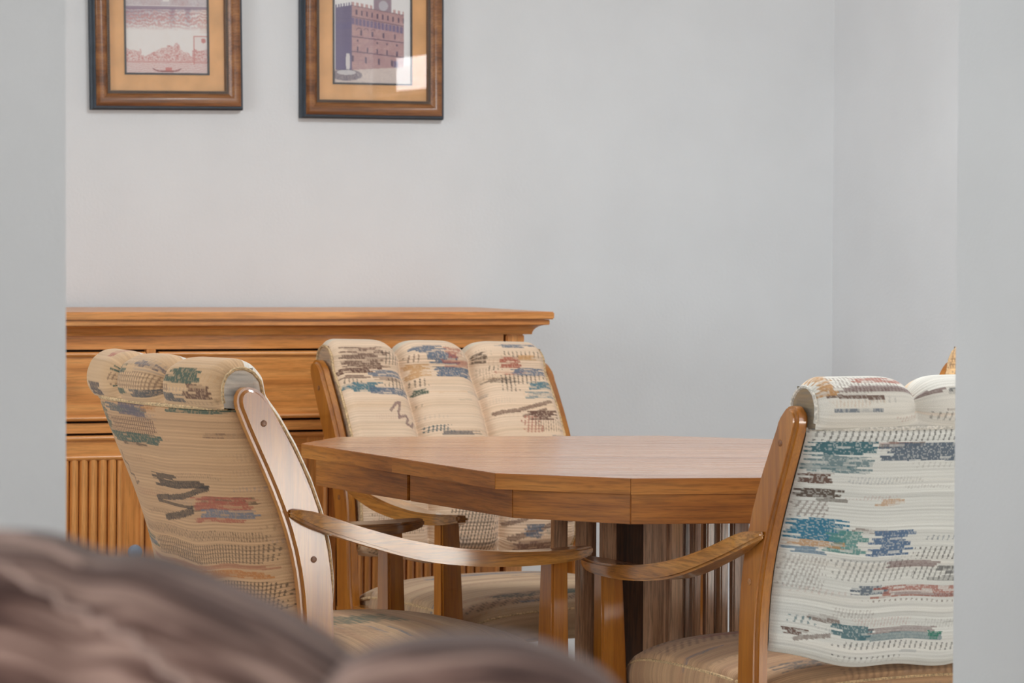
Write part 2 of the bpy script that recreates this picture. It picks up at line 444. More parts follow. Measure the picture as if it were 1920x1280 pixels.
# ------------------------------------------------------------------ dining chairs
ZL = np.array([.36, .5, .62, .74, .82, .88])
YR = np.array([-.237, -.241, -.260, -.298, -.342, -.364])
YF = np.array([-.169, -.180, -.191, -.229, -.270, -.306])
def smooth_interp(z, zs, ys):
    # cubic through the points (natural-ish): blend of neighbouring parabolas
    z = np.atleast_1d(np.asarray(z, float)); c = np.polyfit(zs, ys, 4)
    return np.polyval(c, z)
HW, PT = .3015, .028
def make_chair(label, x, y, phi, tilt=0.0, dz=0.0, seat_z=.45, front=None, rear=None, roll=None, seatp=None,
               base_front=(228, 202, 174), base_rear=(222, 208, 188), base_roll=None, pipe=PIPE, res=1.0, seed=0, base_seat=(205, 172, 136),
               cap_tint=(206, 190, 168), rear_tint=.3, care_tag=False, lean=0.0):
    root = empty('dining_chair', (x, y, 0), phi - pi / 2)
    tag(root, label, 'chair', 'padded dining chairs around the table')
    ct, st = math.cos(tilt), math.sin(tilt)
    def T1(v):
        yy, zz = v[1], v[2] - .4
        return (v[0], yy * ct - zz * st, .4 + dz + zz * ct + yy * st + lean * v[0])
    def TA(P):
        Q = P.copy(); yy = P[..., 1]; zz = P[..., 2] - .4
        Q[..., 1] = yy * ct - zz * st; Q[..., 2] = .4 + dz + zz * ct + yy * st + lean * P[..., 0]
        return Q
    # side posts
    zz = np.linspace(.34, .868, 16)
    fr = list(zip(smooth_interp(zz, ZL, YF), zz)); re = list(zip(smooth_interp(zz, ZL, YR), zz))
    (fy, fz), (ry, rz) = fr[-1], re[-1]
    cy, rad = (fy + ry) / 2, (fy - ry) / 2
    arc = [(cy + rad * math.cos(a) - .012 * math.sin(a), .868 + .036 * math.sin(a)) for a in np.linspace(0, pi, 11)[1:-1]]
    poly = fr + arc + re[::-1]
    for sgn in (1, -1):
        po = prism('side_post', poly, sgn * (HW - PT), sgn * HW, OAK_Z, root, 'x', bevel=.0075, seg=3, fn=T1)
        for zc in (.842, .606):
            yc = float((smooth_interp(zc, ZL, YF) + smooth_interp(zc, ZL, YR))[0] / 2)
            a = T1((sgn * HW, yc, zc))
            lathe('screw_plug', [(.0001, -.004), (.0058, -.004), (.0058, .0006), (.0048, .001), (.0001, .001)] if sgn > 0 else
                  [(.0001, .004), (.0058, .004), (.0058, -.0006), (.0048, -.001), (.0001, -.001)], a, PLUG, po, n=12, axis='x')
    # bent arms and their supports
    st_ = [(-.272, .694, .684, .300, .309), (-.264, .700, .677, .300, .321), (-.25, .697, .670, .300, .328), (-.22, .687, .656, .297, .333), (-.15, .662, .632, .292, .336),
           (-.07, .638, .607, .286, .338), (.0, .622, .590, .282, .339), (.08, .609, .580, .279, .340), (.16, .601, .575, .276, .340),
           (.23, .599, .575, .274, .339), (.285, .600, .578, .276, .337), (.318, .602, .582, .284, .331), (.335, .6025, .587, .296, .320)]
    yy = np.linspace(st_[0][0], st_[-1][0], 34); A = np.array(st_)
    for sgn in (1, -1):
        v = []; f = []
        prof = [np.interp(yy, A[:, 0], A[:, k]) for k in (1, 2, 3, 4)]
        for _ in range(2):
            for k in range(4): prof[k][1:-1] = (prof[k][:-2] + 2 * prof[k][1:-1] + prof[k][2:]) / 4
        for i in range(len(yy)):
            zt, zb, xi, xo = (prof[k][i] for k in range(4))
            v += [T1((sgn * xi, yy[i], zb)), T1((sgn * xo, yy[i], zb)), T1((sgn * xo, yy[i], zt)), T1((sgn * xi, yy[i], zt - .002))]
        for i in range(len(yy) - 1):
            for k in range(4):
                f.append((4 * i + k, 4 * i + (k + 1) % 4, 4 * i + 4 + (k + 1) % 4, 4 * i + 4 + k))
        f += [(0, 1, 2, 3), tuple(4 * len(yy) - 4 + k for k in range(4))]
        mesh('arm', v, f, OAK_Y, root, bevel=.005, seg=2)
        v = [T1(p) for p in ((sgn * .272, .240, .33), (sgn * .326, .240, .33), (sgn * .326, .280, .33), (sgn * .272, .280, .33),
                             (sgn * .282, .244, .584), (sgn * .325, .244, .584), (sgn * .325, .277, .584), (sgn * .282, .277, .584))]
        mesh('arm_support', v, [(0, 1, 2, 3), (4, 5, 6, 7), (0, 1, 5, 4), (1, 2, 6, 5), (2, 3, 7, 6), (3, 0, 4, 7)], OAK_Z, root, bevel=.004)
        prism('side_rail', [(-.245, .325), (.29, .325), (.29, .362), (-.245, .362)], sgn * .245, sgn * .300, OAK_Y, root, 'x', bevel=.006)
    # back cushion: channelled front that rolls over the top
    XW = HW - PT - .002
    zc = np.array([.490, .515, .56, .62, .68, .74, .80, .85, .885])
    fy = smooth_interp(zc, ZL, YF) + np.array([-.01, .014, .02, .022, .022, .022, .022, .02, .014])
    prof = list(zip(fy, zc)) + [(-.300, .915), (-.317, .934), (-.338, .943), (-.360, .941), (-.378, .928), (-.387, .907), (-.386, .886), (-.376, .866)]
    prof = np.array(prof)
    d = np.r_[0, np.cumsum(np.hypot(*np.diff(prof, axis=0).T))]
    N1, M1 = int(330 * res), int(300 * res)
    tt = np.linspace(0, d[-1], N1)
    def cr(t, c):                                            # smooth resample
        y = np.interp(t, d, c)
        k = max(3, N1 // 45); ker = np.hanning(2 * k + 1); ker /= ker.sum()
        return np.convolve(np.pad(y, k, mode='reflect', reflect_type='odd'), ker, 'valid')
    py, pz = cr(tt, prof[:, 0]), cr(tt, prof[:, 1])
    ny, nz = np.gradient(pz), -np.gradient(py)               # outward normal (front = +y)
    ln = np.hypot(ny, nz); ny, nz = ny / ln, nz / ln
    u = np.linspace(-1, 1, M1)
    wch = np.abs(((u + 1) * 1.5) % 1.0 * 2 - 1)              # 0 centre of a channel, 1 at grooves
    wch = np.where(np.abs(u) > 2 / 3, 0, wch)
    endk = np.clip((np.abs(u) - .90) / .10, 0, 1)
    bul = .033 * (1 - wch ** 4.5) - .016 * endk ** 2.5
    fade = np.clip((d[-1] - tt) / .03, 0, 1) ** .5 * np.clip(tt / .04, 0, 1) ** .5
    off = (bul - .0245)[None, :] * fade[:, None]
    P = np.empty((N1, M1, 3))
    bow = .018 * (1 - u ** 2)                                # the back bows to the rear across its width
    P[..., 0] = u[None, :] * XW
    rearw = np.clip((tt - tt[int(np.argmax(pz))]) / .06 + .35, 0, 1)[:, None]
    bow2 = .036 * (1 - u ** 2)
    P[..., 1] = py[:, None] + ny[:, None] * off - bow[None, :] * (1 - rearw) - bow2[None, :] * rearw
    P[..., 2] = pz[:, None] + nz[:, None] * off
    sag = -.030 * (1 - u ** 2)
    P[..., 2] += sag[None, :] * (np.clip(1 - tt / .08, 0, 1) ** 1.5)[:, None]
    ti = int(np.argmax(pz)); Tdown = np.abs(tt[ti] - tt)     # metres from the ridge
    Sx = (1 - u) / 2 * 2 * XW                                # seen from the front: left edge = chair's right side
    SxG, TG = np.meshgrid(Sx, Tdown)
    colr = paint(SxG, TG, base_front, front or [], seed)
    if True:
        rr = paint(2 * XW - SxG, TG, base_roll or base_rear, roll or [], seed + 5)
        colr[ti - 4:] = rr[ti - 4:]
    UVg = np.stack([SxG, np.meshgrid(Sx, tt)[1]], -1)
    # hidden rear and bottom closing row, end caps
    zs_ = np.linspace(.862, .492, 12)
    Er = np.repeat(P[:1], 12, 0); Er[..., 1] = (smooth_interp(zs_, ZL, YR) + .036)[:, None]; Er[..., 2] = zs_[:, None] + sag[None, :] * (np.linspace(0, 1, 12) ** 3)[:, None]
    PP = np.concatenate([P, Er, P[:1]], 0)
    CC = np.concatenate([colr, np.repeat(colr[-1:], 13, 0)], 0)
    UU = np.concatenate([UVg, np.repeat(UVg[-1:], 13, 0)], 0)
    n0, m0 = PP.shape[:2]
    cush = grid_mesh('back_cushion', TA(PP), FAB, root, CC, UU)
    for sgn, jx in ((1, M1 - 1), (-1, 0)):                   # end cap, a fan grid with its own cloth
        loop = np.concatenate([P[::4, jx, :], Er[:, jx, :]], 0)
        cen = np.stack([np.zeros(len(loop)), np.interp(loop[:, 2], zc, smooth_interp(zc, ZL, YR) + .045), loop[:, 2]], -1)
        cen[:, 0] = sgn * XW
        rows = [loop, loop * .6 + cen * .4, cen]
        G = np.stack(rows, 0); G[1:, :, 0] = sgn * (XW + .001)
        S2, T2 = np.abs(G[..., 1]), 1 - G[..., 2]
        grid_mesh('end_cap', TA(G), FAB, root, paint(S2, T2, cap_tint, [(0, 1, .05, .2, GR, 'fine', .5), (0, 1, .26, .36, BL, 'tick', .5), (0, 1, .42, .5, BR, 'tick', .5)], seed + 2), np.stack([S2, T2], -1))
        lp = [tuple(p) for p in TA(P[::6, jx, :] + np.array([sgn * .001, 0, 0]))]
        tube('piping', lp, .0032, pipe, root, 6)
    # rear panel
    N2, M2 = int(330 * res), int(300 * res)
    uu = np.linspace(-1, 1, M2); vv = np.linspace(0, 1, N2)
    Ug, Vg = np.meshgrid(uu, vv)
    ztop = .868; zbot = .488 - .032 * (1 - Ug ** 2) - .004 * np.sin(Ug * 9)
    Z = ztop + (zbot - ztop) * Vg
    Yb = smooth_interp(Z.ravel(), ZL, YR).reshape(Z.shape)
    bowr = .072 * (1 - np.abs(Ug) ** 3) ** .75 * (.72 + .28 * np.sin(pi * np.clip(Vg * .9 + .1, 0, 1)))
    tuck = .005 * np.clip((np.abs(Ug) - .96) / .04, 0, 1) ** 2 + .012 * np.clip((Vg - .96) / .04, 0, 1) ** 2
    P2 = np.stack([Ug * XW, Yb + .003 - bowr + tuck, Z], -1)
    P2[..., 1] = np.where(Vg < .03, P2[..., 1] + .006 * (1 - Vg / .03), P2[..., 1])
    S2 = (Ug + 1) * XW; T2 = Vg * .41
    rim = P2[-1:].copy(); rim[..., 1] += .075; rim[..., 2] += .006
    PP2 = np.concatenate([P2, rim], 0)
    c2 = paint(S2, T2, base_rear, rear or [], seed + 9, tintamt=rear_tint)
    UV2 = np.stack([S2, T2], -1)
    grid_mesh('back_panel', TA(PP2), FAB, root, np.concatenate([c2, c2[-1:]], 0), np.concatenate([UV2, UV2[-1:]], 0))
    sp = P2[2, ::6, :].copy(); sp[:, 1] -= .003; sp[:, 2] += .001
    tube('piping', [tuple(p) for p in TA(sp)], .0036, pipe, root, 6)
    if care_tag:
        v, f = box_v(.082, .094, -.1555, -.1545, .600, .618)
        mesh('care_tag', [T1(q) for q in v], f, TRIMW, root)
    # seat cushion
    n = int(150 * res); g = np.linspace(-1.22, 1.22, n)
    Us, Vs = np.meshgrid(g, g)
    su, sv = np.clip(Us, -1, 1), np.clip(Vs, -1, 1)
    kx = .12 + .06 * 0
    Xs = .272 * su * np.sqrt(1 - kx * sv ** 4); Ys = .02 + .258 * sv * np.sqrt(1 - kx * su ** 4)
    drop = np.maximum(np.maximum(np.abs(Us) - 1, np.abs(Vs) - 1), 0) / .22 * .075
    Zs = seat_z - .018 * (np.abs(su) ** 5 + np.abs(sv) ** 5) - .010 * (su ** 2 + sv ** 2) - drop
    blg = .010 * np.sin(np.clip(drop / .075, 0, 1) * pi)
    Xs += np.sign(su) * (np.abs(Us) > 1) * blg; Ys += np.sign(sv) * (np.abs(Vs) > 1) * blg
    Xs = np.where((Ys < -.13) & (np.abs(Xs) > .262), np.sign(Xs) * .262, Xs)
    Ss, Ts = (Us + 1.22) * .27, (Vs + 1.22) * .26
    cs = paint(Ss, Ts, base_seat, seatp or [], seed + 3, slub=.22, tint=(142, 100, 76), tintamt=.55)
    seat = grid_mesh('seat_cushion', np.stack([Xs, Ys, Zs], -1), FAB, root, cs, np.stack([Ss, Ts], -1))
    # welt round the top of the seat
    ring = []
    e = np.linspace(-1, 1, 24)
    for a, b in [(t, 1) for t in e] + [(1, -t) for t in e[1:]] + [(-t, -1) for t in e[1:]] + [(-1, t) for t in e[1:-1]]:
        xx = .272 * a * math.sqrt(1 - kx * b ** 4); yv = .02 + .258 * b * math.sqrt(1 - kx * a ** 4)
        z0 = seat_z - .018 * (abs(a) ** 5 + abs(b) ** 5) - .010 * (a * a + b * b) - .012
        if yv < -.13: xx = max(-.264, min(.264, xx))
        ring.append((xx * 1.012, .02 + (yv - .02) * 1.012, z0))
    tube('piping', ring, .0032, PIPE, root, 6, closed=True)
    box('seat_board', -.25, .25, -.22, .26, .345, max(.36, seat_z - .078), OAK_X, root, bevel=.004)
    # swivel column and caster base
    lathe('swivel_column', [(.045, .13), (.045, .2), (.028, .21), (.028, .33), (.1, .332), (.1, .345)], (0, 0, 0), METAL, root, n=20)
    for k in range(5):
        a = 2 * pi * k / 5 + pi / 2
        ca, sa = math.cos(a), math.sin(a)
        v = []
        for (r, hw, z0, z1) in ((.02, .03, .115, .165), (.16, .024, .105, .145), (.27, .018, .078, .108)):
            for (q, z) in ((-hw, z0), (hw, z0), (hw, z1), (-hw, z1)):
                v.append((r * ca - q * sa, r * sa + q * ca, z))
        f = [(0, 1, 2, 3), (8, 9, 10, 11)] + [(4 * i + q, 4 * i + (q + 1) % 4, 4 * i + 4 + (q + 1) % 4, 4 * i + 4 + q) for i in (0, 1) for q in range(4)]
        lg = mesh('base_leg', v, f, OAK_X, root, bevel=.006)
        c = lathe('caster', [(.0001, -.022), (.022, -.022), (.029, -.014), (.029, .014), (.022, .022), (.0001, .022)], (0, 0, 0), BLACKM, lg, n=18, axis='x')
        c.location = (.25 * ca, .25 * sa, .029); c.rotation_euler = (0, 0, a + .6)
        lathe('caster_stem', [(.008, .04), (.008, .085)], (.25 * ca, .25 * sa, 0), METAL, lg, n=10)
    return root

W_ = 2 * (HW - PT - .002)
def F(l):      # patches given in fractions across (0..1) and metres down
    out = []
    for p in l:
        if p[5] == 'line': out.append(([(a * W_, b) for a, b in p[0]], p[1], 0, 0, p[4], 'line', p[6]))
        else: out.append((p[0] * W_, p[1] * W_) + tuple(p[2:]))
    return out

def shiftT(l, dt, lim=9, dt2=0):
    out = []
    for p in l:
        if p[5] == 'line':
            q = dt if p[0][0][1] < lim else dt2
            out.append(([(a, b + q) for a, b in p[0]],) + tuple(p[1:]))
        else:
            q = dt if p[2] < lim else dt2
            out.append((p[0], p[1], p[2] + q, p[3] + q) + tuple(p[4:]))
    return out
def squeeze(l, k, o):
    out = []
    for p in l:
        if p[5] == 'line': out.append(([(a * k + o, b) for a, b in p[0]],) + tuple(p[1:]))
        else: out.append((p[0] * k + o, p[1] * k + o) + tuple(p[2:]))
    return out
far_front = shiftT(F([
    (.02, .27, .012, .060, BR, 'dith', .55), (.0, .22, .062, .078, BR, 'dith', .9), (.0, .16, .085, .094, BR, 'solid', .8), (.16, .30, .088, .098, BR, 'solid', .6),
    (.22, .33, .020, .050, BK, 'tick', .7), (.0, .12, .093, .104, BK, 'tick', .8), (.2, .333, .090, .118, BK, 'tick', .85),
    (.14, .333, .070, .088, BL, 'dith', .65), (.0, .2, .104, .128, TE, 'dith', .8), (.12, .333, .116, .134, BL, 'dith', .75),
    ([(.20, .172), (.235, .155), (.255, .152), (.235, .178), (.232, .190), (.268, .184), (.276, .192), (.262, .204), (.290, .210), (.305, .198)], .0032, 0, 0, PU, 'line', .85),
    (.37, .55, .006, .026, BL, 'dith', .75), (.44, .60, .026, .050, BL, 'dith', .8), (.46, .665, .056, .086, BL, 'dith', .9), (.5, .66, .038, .047, RD, 'solid', .7),
    (.53, .62, .008, .034, RD, 'dith', .35), (.52, .66, .050, .056, RD, 'solid', .6), (.34, .42, .026, .044, BR, 'tick', .8), (.34, .45, .050, .085, TN, 'dith', .6),
    (.34, .42, .090, .112, BK, 'tick', .85), (.34, .41, .116, .130, GN, 'dith', .85), (.345, .48, .206, .222, (58, 84, 92), 'grid', .9), (.42, .62, .221, .230, (60, 70, 80), 'solid', .8),
    (.34, .38, .150, .156, BK, 'tick', .5),
    (.80, .99, .018, .032, BK, 'tick', .7), (.78, .89, .030, .056, RD, 'dith', .75), (.86, .95, .028, .038, TN, 'dith', .6), (.72, .79, .050, .064, BK, 'tick', .8), (.67, .73, .018, .046, DK, 'dith', .7),
    (.82, 1., .058, .082, BL, 'dith', .75), (.76, .99, .078, .104, BK, 'tick', .85), (.75, .84, .084, .122, BK, 'tick', .8), (.88, 1., .096, .118, TE, 'dith', .8), (.85, 1., .124, .142, TE, 'dith', .3),
    (.78, .97, .000, .010, BL, 'dith', .7), (.68, .76, .058, .09, BR, 'fine', .4),
    ([(.70, .176), (.80, .172), (.96, .150)], .0045, 0, 0, BR, 'line', .85), ([(.82, .186), (.93, .168)], .003, 0, 0, BR, 'line', .8),
    (.80, .90, .182, .225, RD, 'grid', .75), (.84, .98, .172, .196, BR, 'dith', .85), (.86, .99, .196, .225, BR, 'fine', .7),
    (.40, .66, .33, .43, BK, 'grid', .75), (.35, .66, .43, .45, BR, 'dith', .5), (.02, .3, .34, .38, BR, 'fine', .6), (.02, .33, .40, .43, BK, 'tick', .6),
    ([(.68, .37), (.80, .352), (.95, .335)], .004, 0, 0, BR, 'line', .8), ([(.70, .395), (.85, .375), (.98, .36)], .005, 0, 0, BR, 'line', .8),
    (.70, .95, .40, .43, PU, 'dith', .5), (.75, .85, .37, .395, BL, 'dith', .6), (.67, 1, .44, .452, BK, 'tick', .5)]), .022, .3, .085)
right_rear = F([
    (.0, 1., .004, .024, BK, 'tick', .75), (.0, .20, .024, .048, TE, 'dith', .9), (.20, .62, .026, .056, BL, 'dith', .85), (.62, .9, .03, .06, TE, 'dith', .7),
    (.0, .20, .048, .078, TE, 'dith', .45), (.0, .16, .064, .072, TE, 'solid', .5), (.0, .09, .078, .098, BR, 'dith', .85), (.0, .13, .108, .124, DK, 'dith', .8), (.03, .15, .126, .132, DK, 'solid', .7),
    (.0, .10, .132, .160, BR, 'grid', .55), (.0, .17, .160, .200, (58, 122, 150), 'dith', .95), (.10, .24, .176, .216, (92, 144, 140), 'dith', .8), (.24, .40, .176, .220, (94, 118, 148), 'dith', .95),
    (.0, .17, .200, .212, TN, 'dith', .5), (.0, .12, .214, .226, (60, 110, 142), 'solid', .8), (.41, 1., .184, .192, BL, 'tick', .6), (.40, 1., .204, .226, BK, 'tick', .75),
    (.13, .42, .226, .262, BK, 'tick', .55), (.40, 1, .240, .264, BK, 'tick', .7), (.31, .52, .230, .241, PU, 'solid', .75), (.50, .75, .236, .250, GR, 'dith', .6), (.47, .7, .252, .262, GR, 'solid', .45),
    (.0, .13, .230, .290, BR, 'fine', .5), (.21, .34, .268, .284, BL, 'dith', .75), (.28, .75, .272, .292, RD, 'dith', .45), (.24, .62, .296, .300, BR, 'tick', .7), (.30, .7, .284, .289, PU, 'solid', .5),
    (.03, .12, .338, .352, TE, 'tick', .8), (.16, .32, .338, .362, TE, 'dith', .7), (.28, .56, .342, .352, PU, 'solid', .65), (.25, .56, .353, .366, TE, 'solid', .7), (.5, .56, .35, .364, (60, 130, 110), 'dith', .8),
    (.16, 1., .368, .381, BK, 'tick', .7), (.02, .10, .362, .374, BR, 'dith', .8), ([(.06, .38), (.16, .362)], .004, 0, 0, BR, 'line', .7), (.14, .42, .391, .394, BK, 'tick', .7), (.16, .3, .31, .326, BR, 'fine', .35)])
right_roll = F([
    (.02, .30, .012, .045, BR, 'fine', .7), (.10, .34, .018, .030, RD, 'dith', .5), (.06, .42, .036, .046, (110, 78, 76), 'solid', .8), (.02, .2, .05, .058, BR, 'dith', .7), (.42, .48, .04, .05, GR, 'dith', .7),
    (.04, .2, .068, .074, BL, 'dith', .6), (.36, .46, .078, .092, BK, 'tick', .6), (.0, .06, .0, .05, TN, 'dith', .8)])
left_rear = F([
    (.62, 1., .002, .020, GN, 'dith', .8), (.10, .52, .018, .032, (96, 96, 92), 'dith', .85), (.25, .50, .012, .034, (104, 92, 96), 'dith', .8), (.46, .6, .010, .024, (168, 112, 66), 'dith', .5),
    (.08, .55, .038, .070, BR, 'grid', .8), (.05, .58, .068, .086, GN, 'dith', .9), (.12, .42, .086, .092, DK, 'dith', .5), (.0, .12, .02, .075, GN, 'dith', .5),
    ([(.10, .108), (.08, .128), (.13, .132), (.11, .150), (.16, .150), (.15, .166), (.19, .160)], .0022, 0, 0, DK, 'line', .8),
    (.36, .58, .134, .144, BK, 'solid', .85), (.36, .78, .146, .160, BK, 'solid', .9), ([(.76, .158), (.60, .170), (.34, .184)], .005, 0, 0, BK, 'line', .9),
    (.33, .62, .188, .194, BK, 'solid', .8), ([(.60, .197), (.48, .208), (.36, .220)], .006, 0, 0, BK, 'line', .9), (.62, .97, .172, .196, RD, 'dith', .7), (.64, .96, .196, .212, (112, 112, 120), 'dith', .7), (.56, .9, .212, .22, RD, 'dith', .5),
    (.18, .45, .205, .214, DK, 'fine', .5), (.06, .97, .234, .252, DK, 'fine', .7), (.18, .99, .258, .292, DK, 'grid', .7), (.10, .6, .276, .292, DK, 'fine', .6), (.02, .2, .262, .282, GN, 'dith', .5),
    (.10, .98, .296, .304, (150, 84, 62), 'solid', .65), (.12, .95, .306, .320, (176, 112, 62), 'dith', .7), (.4, 1., .324, .385, DK, 'grid', .8), (.6, 1., .388, .398, (140, 78, 62), 'dith', .6)])
left_roll = F([
    (.28, .46, .040, .058, GN, 'dith', .8), (.50, .68, .030, .042, (104, 92, 92), 'dith', .75), (.72, .93, .040, .064, GN, 'dith', .85), (.28, .78, .050, .078, BR, 'grid', .6),
    (.30, .48, .078, .088, GN, 'dith', .8), (.5, .85, .080, .094, (92, 88, 86), 'dith', .85), (.06, .22, .074, .098, (84, 72, 70), 'dith', .9), (.18, .24, .0, .03, RD, 'dith', .6), (.30, .45, .0, .012, RD, 'dith', .4), (.84, .98, .066, .088, BR, 'dith', .8)])
left_seat = [(.28, .40, .24, .40, GN, 'dith', .6), (.10, .2, .1, .5, BR, 'fine', .5), (.2, .3, .12, .34, RD, 'fine', .45), (.3, .5, .46, .5, BR, 'fine', .5), (.42, .5, .1, .3, BR, 'fine', .5)]
far_seat = [(.05, .5, .50, .53, (70, 70, 66), 'dith', .6), (.05, .6, .53, .56, BK, 'tick', .7), (.1, .5, .2, .24, BL, 'dith', .5), (.25, .35, .5, .53, GN, 'dith', .6)]
right_seat = [(.05, .25, .50, .60, BK, 'fine', .6), (.05, .4, .40, .46, BR, 'fine', .6), (.15, .3, .44, .48, RD, 'dith', .5), (.1, .5, .10, .14, (90, 88, 86), 'dith', .6), (.2, .5, .05, .08, BR, 'fine', .5)]

make_chair('padded oak armchair at the left end of the table, its tan back turned to us', -.302, 5.828, .541, .005, .010, .468,
           rear=shiftT(squeeze(left_rear, .9, .1 * W_), -.008), roll=left_roll, seatp=left_seat, base_rear=(190, 148, 110), base_roll=(200, 162, 124), base_front=(222, 212, 200), seed=1, cap_tint=(218, 210, 200), base_seat=(184, 150, 116))
make_chair('padded oak armchair in front of the sideboard, facing us across the table', -.002, 6.922, -1.038, .017, -.016, .428,
           front=far_front, seatp=far_seat, care_tag=True, lean=.028, base_front=(224, 194, 166), seed=2, base_seat=(186, 156, 124), cap_tint=(196, 164, 132))
make_chair('padded oak armchair at the right, its cream and blue back turned to us', .564, 5.638, 2.045, -.006, -.011, .462,
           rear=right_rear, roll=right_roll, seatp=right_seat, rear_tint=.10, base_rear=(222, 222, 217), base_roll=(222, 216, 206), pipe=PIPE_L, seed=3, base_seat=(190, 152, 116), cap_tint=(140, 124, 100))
make_chair('padded armchair at the far right, only a corner of its tan back showing', .915, 6.475, math.radians(-135), .01, 0, .45,
           front=F([(0, 1, .02, .2, BR, 'grid', .6)]), base_front=(222, 180, 130), res=.45, seed=4)

# ------------------------------------------------------------------ dining table
tb = empty('dining_table', (.26, 6.11, 0), 0)
tag(tb, 'oak pedestal dining table with a long eight sided top', 'table')
ctr = Vector((.26, 6.11))
half = [(-.420, 6.402), (-.028, 5.640), (.207, 5.532), (.878, 5.615)]
oct_ = [Vector(p) - ctr for p in half]; oct_ += [-p for p in oct_]
mid1 = (oct_[0] + oct_[1]) / 2; mid2 = -mid1
zt0, zt1 = .7225, .75
gap = .0001
_nt = TB_X.node_tree; _b = _nt.nodes['Principled BSDF']
_rn = [n for n in _nt.nodes if n.type == 'TEX_NOISE'][1]
_mr = _nt.nodes.new('ShaderNodeMapRange'); _mr.inputs[1].default_value = .35; _mr.inputs[2].default_value = .65; _mr.inputs[3].default_value = .34; _mr.inputs[4].default_value = .14
_nt.links.new(_rn.outputs[0], _mr.inputs[0]); _nt.links.new(_mr.outputs[0], _b.inputs['Roughness']); _nt.links.new(_mr.outputs[0], _b.inputs['Coat Roughness'])
ed = (mid2 - mid1).normalized(); nn = Vector((-ed.y, ed.x)) * gap
near_poly = [mid1 - nn, oct_[1], oct_[2], oct_[3], oct_[4], mid2 - nn]
far_poly = [mid2 + nn, oct_[5], oct_[6], oct_[7], oct_[0], mid1 + nn]
for pl in (near_poly, far_poly):
    prism('tabletop_leaf', [tuple(p) for p in pl], zt0, zt1, TB_X, tb, 'z')
# edge banding strips that carry the darker edge grain, one along each side; every strip and board has its own frame, x along it
def strip(name, p, q, off0, off1, z0, z1, mat, bevel=0.0, g0=0.0, g1=0.0):
    t = (q - p); L_ = t.length
    o = box(name, g0, L_ - g1, off0, off1, z0, z1, mat, tb, bevel=bevel)
    o.location = (p.x, p.y, 0); o.rotation_euler = (0, 0, math.atan2(t.y, t.x))
    return o
for i in range(8):                                  # the outline runs anticlockwise seen from above: outside is at -y of each strip
    a, b = oct_[i], oct_[(i + 1) % 8]
    mm = mid1 if i == 0 else mid2
    for (p, q) in ([(a, mm), (mm, b)] if i in (0, 4) else [(a, b)]):
        strip('edge_band', p, q, -.0015, .001, zt0 - .0006, zt1 - .001, TB_E)
# apron boards under the top
ap = [Vector(p) - ctr for p in ((-.389, 6.345), (.002, 5.604 + .045), (.207, 5.534), (.872, 5.617))]
ap += [-p for p in ap]
za0, za1 = .670, zt0
for i in range(8):
    a, b = ap[i], ap[(i + 1) % 8]
    mm = (a + b) / 2
    if i in (0, 4):
        strip('apron_board', a, mm, 0, .02, za0, za1, TB_E, .0015, 0, .004)
        strip('apron_board', mm, b, 0, .02, za0, za1, TB_E, .0015, .006, 0)
    else:
        strip('apron_board', a, b, 0, .02, za0, za1, TB_E, .0015)
# slatted pedestal
Nn = Vector((.2866, 5.93)) - ctr
d1 = Vector((math.cos(math.radians(150)), math.sin(math.radians(150)))); d2 = Vector((math.cos(math.radians(60)), math.sin(math.radians(60))))
SQ, SQ2 = .27, .34
def upright(c, dx, dy, hx, hy, name, z0=.10, z1=.67, mat=TB_Z, bv=.004):
    pl = [c + dx * a * hx + dy * b * hy for a, b in ((-1, -1), (1, -1), (1, 1), (-1, 1))]
    return prism(name, [tuple(p) for p in pl], z0, z1, mat, tb, 'z', bevel=bv)
corners = [Nn, Nn + d1 * SQ, Nn + d1 * SQ + d2 * SQ2, Nn + d2 * SQ2]
cc = sum(corners, Vector((0, 0))) / 4
tu, ts = Vector((U.x, U.y)), Vector((-S.x, -S.y))
upright(corners[0] + (cc - corners[0]) * .10, d1, d2, .030, .030, 'corner_post', bv=.008)
upright(corners[2] + (cc - corners[2]) * .10, d1, d2, .026, .026, 'corner_post', bv=.008)
upright(corners[3] + (cc - corners[3]) * .04, tu, ts, .012, .012, 'corner_post', bv=.004)
for st0, dr, offs, hw_ in ((corners[0], d1, (.121, .173, .226), .0145), (corners[0], d2, (.123, .180, .240, .295), .0085),
                           (corners[1], d2, (.075, .200, .27), .012), (corners[3], d1, (.065, .13, .20), .0085)):
    for o_ in offs:
        upright(st0 + dr * o_, tu, ts, hw_, .0095, 'pedestal_slat', bv=.003)
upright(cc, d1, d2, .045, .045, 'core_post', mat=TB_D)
pl = [cc + d1 * a * .19 + d2 * b * .19 for a, b in ((-1, -1), (1, -1), (1, 1), (-1, 1))]
prism('pedestal_plinth', [tuple(p) for p in pl], 0, .10, TB_E, tb, 'z', bevel=.012)

# ------------------------------------------------------------------ sideboard (local frame: x along the wall, -y to the room)
PR = Vector((.0925 * KS, 7.40 * KS, HC * (1 - KS)))                     # front right corner of its top
sb = empty('sideboard', PR, YAW)
sb.rotation_euler = Euler((0, .0065, YAW), 'XYZ')
sb.scale = (KS, KS, KS)
ZF = HC * (KS - 1) / KS + .001     # floor in the sideboard's own frame
tag(sb, 'long oak sideboard with drawers and reeded doors along the back wall', 'sideboard')
X0 = -1.49; DEP = .455; ZT = .990
box('top_board', X0, 0, 0, DEP, ZT - .0175, ZT, SB_X, sb, bevel=.0025)
box('fascia_strip', X0 + .008, -.008, .008, DEP, ZT - .0305, ZT - .0185, SB_X, sb, bevel=.0015)
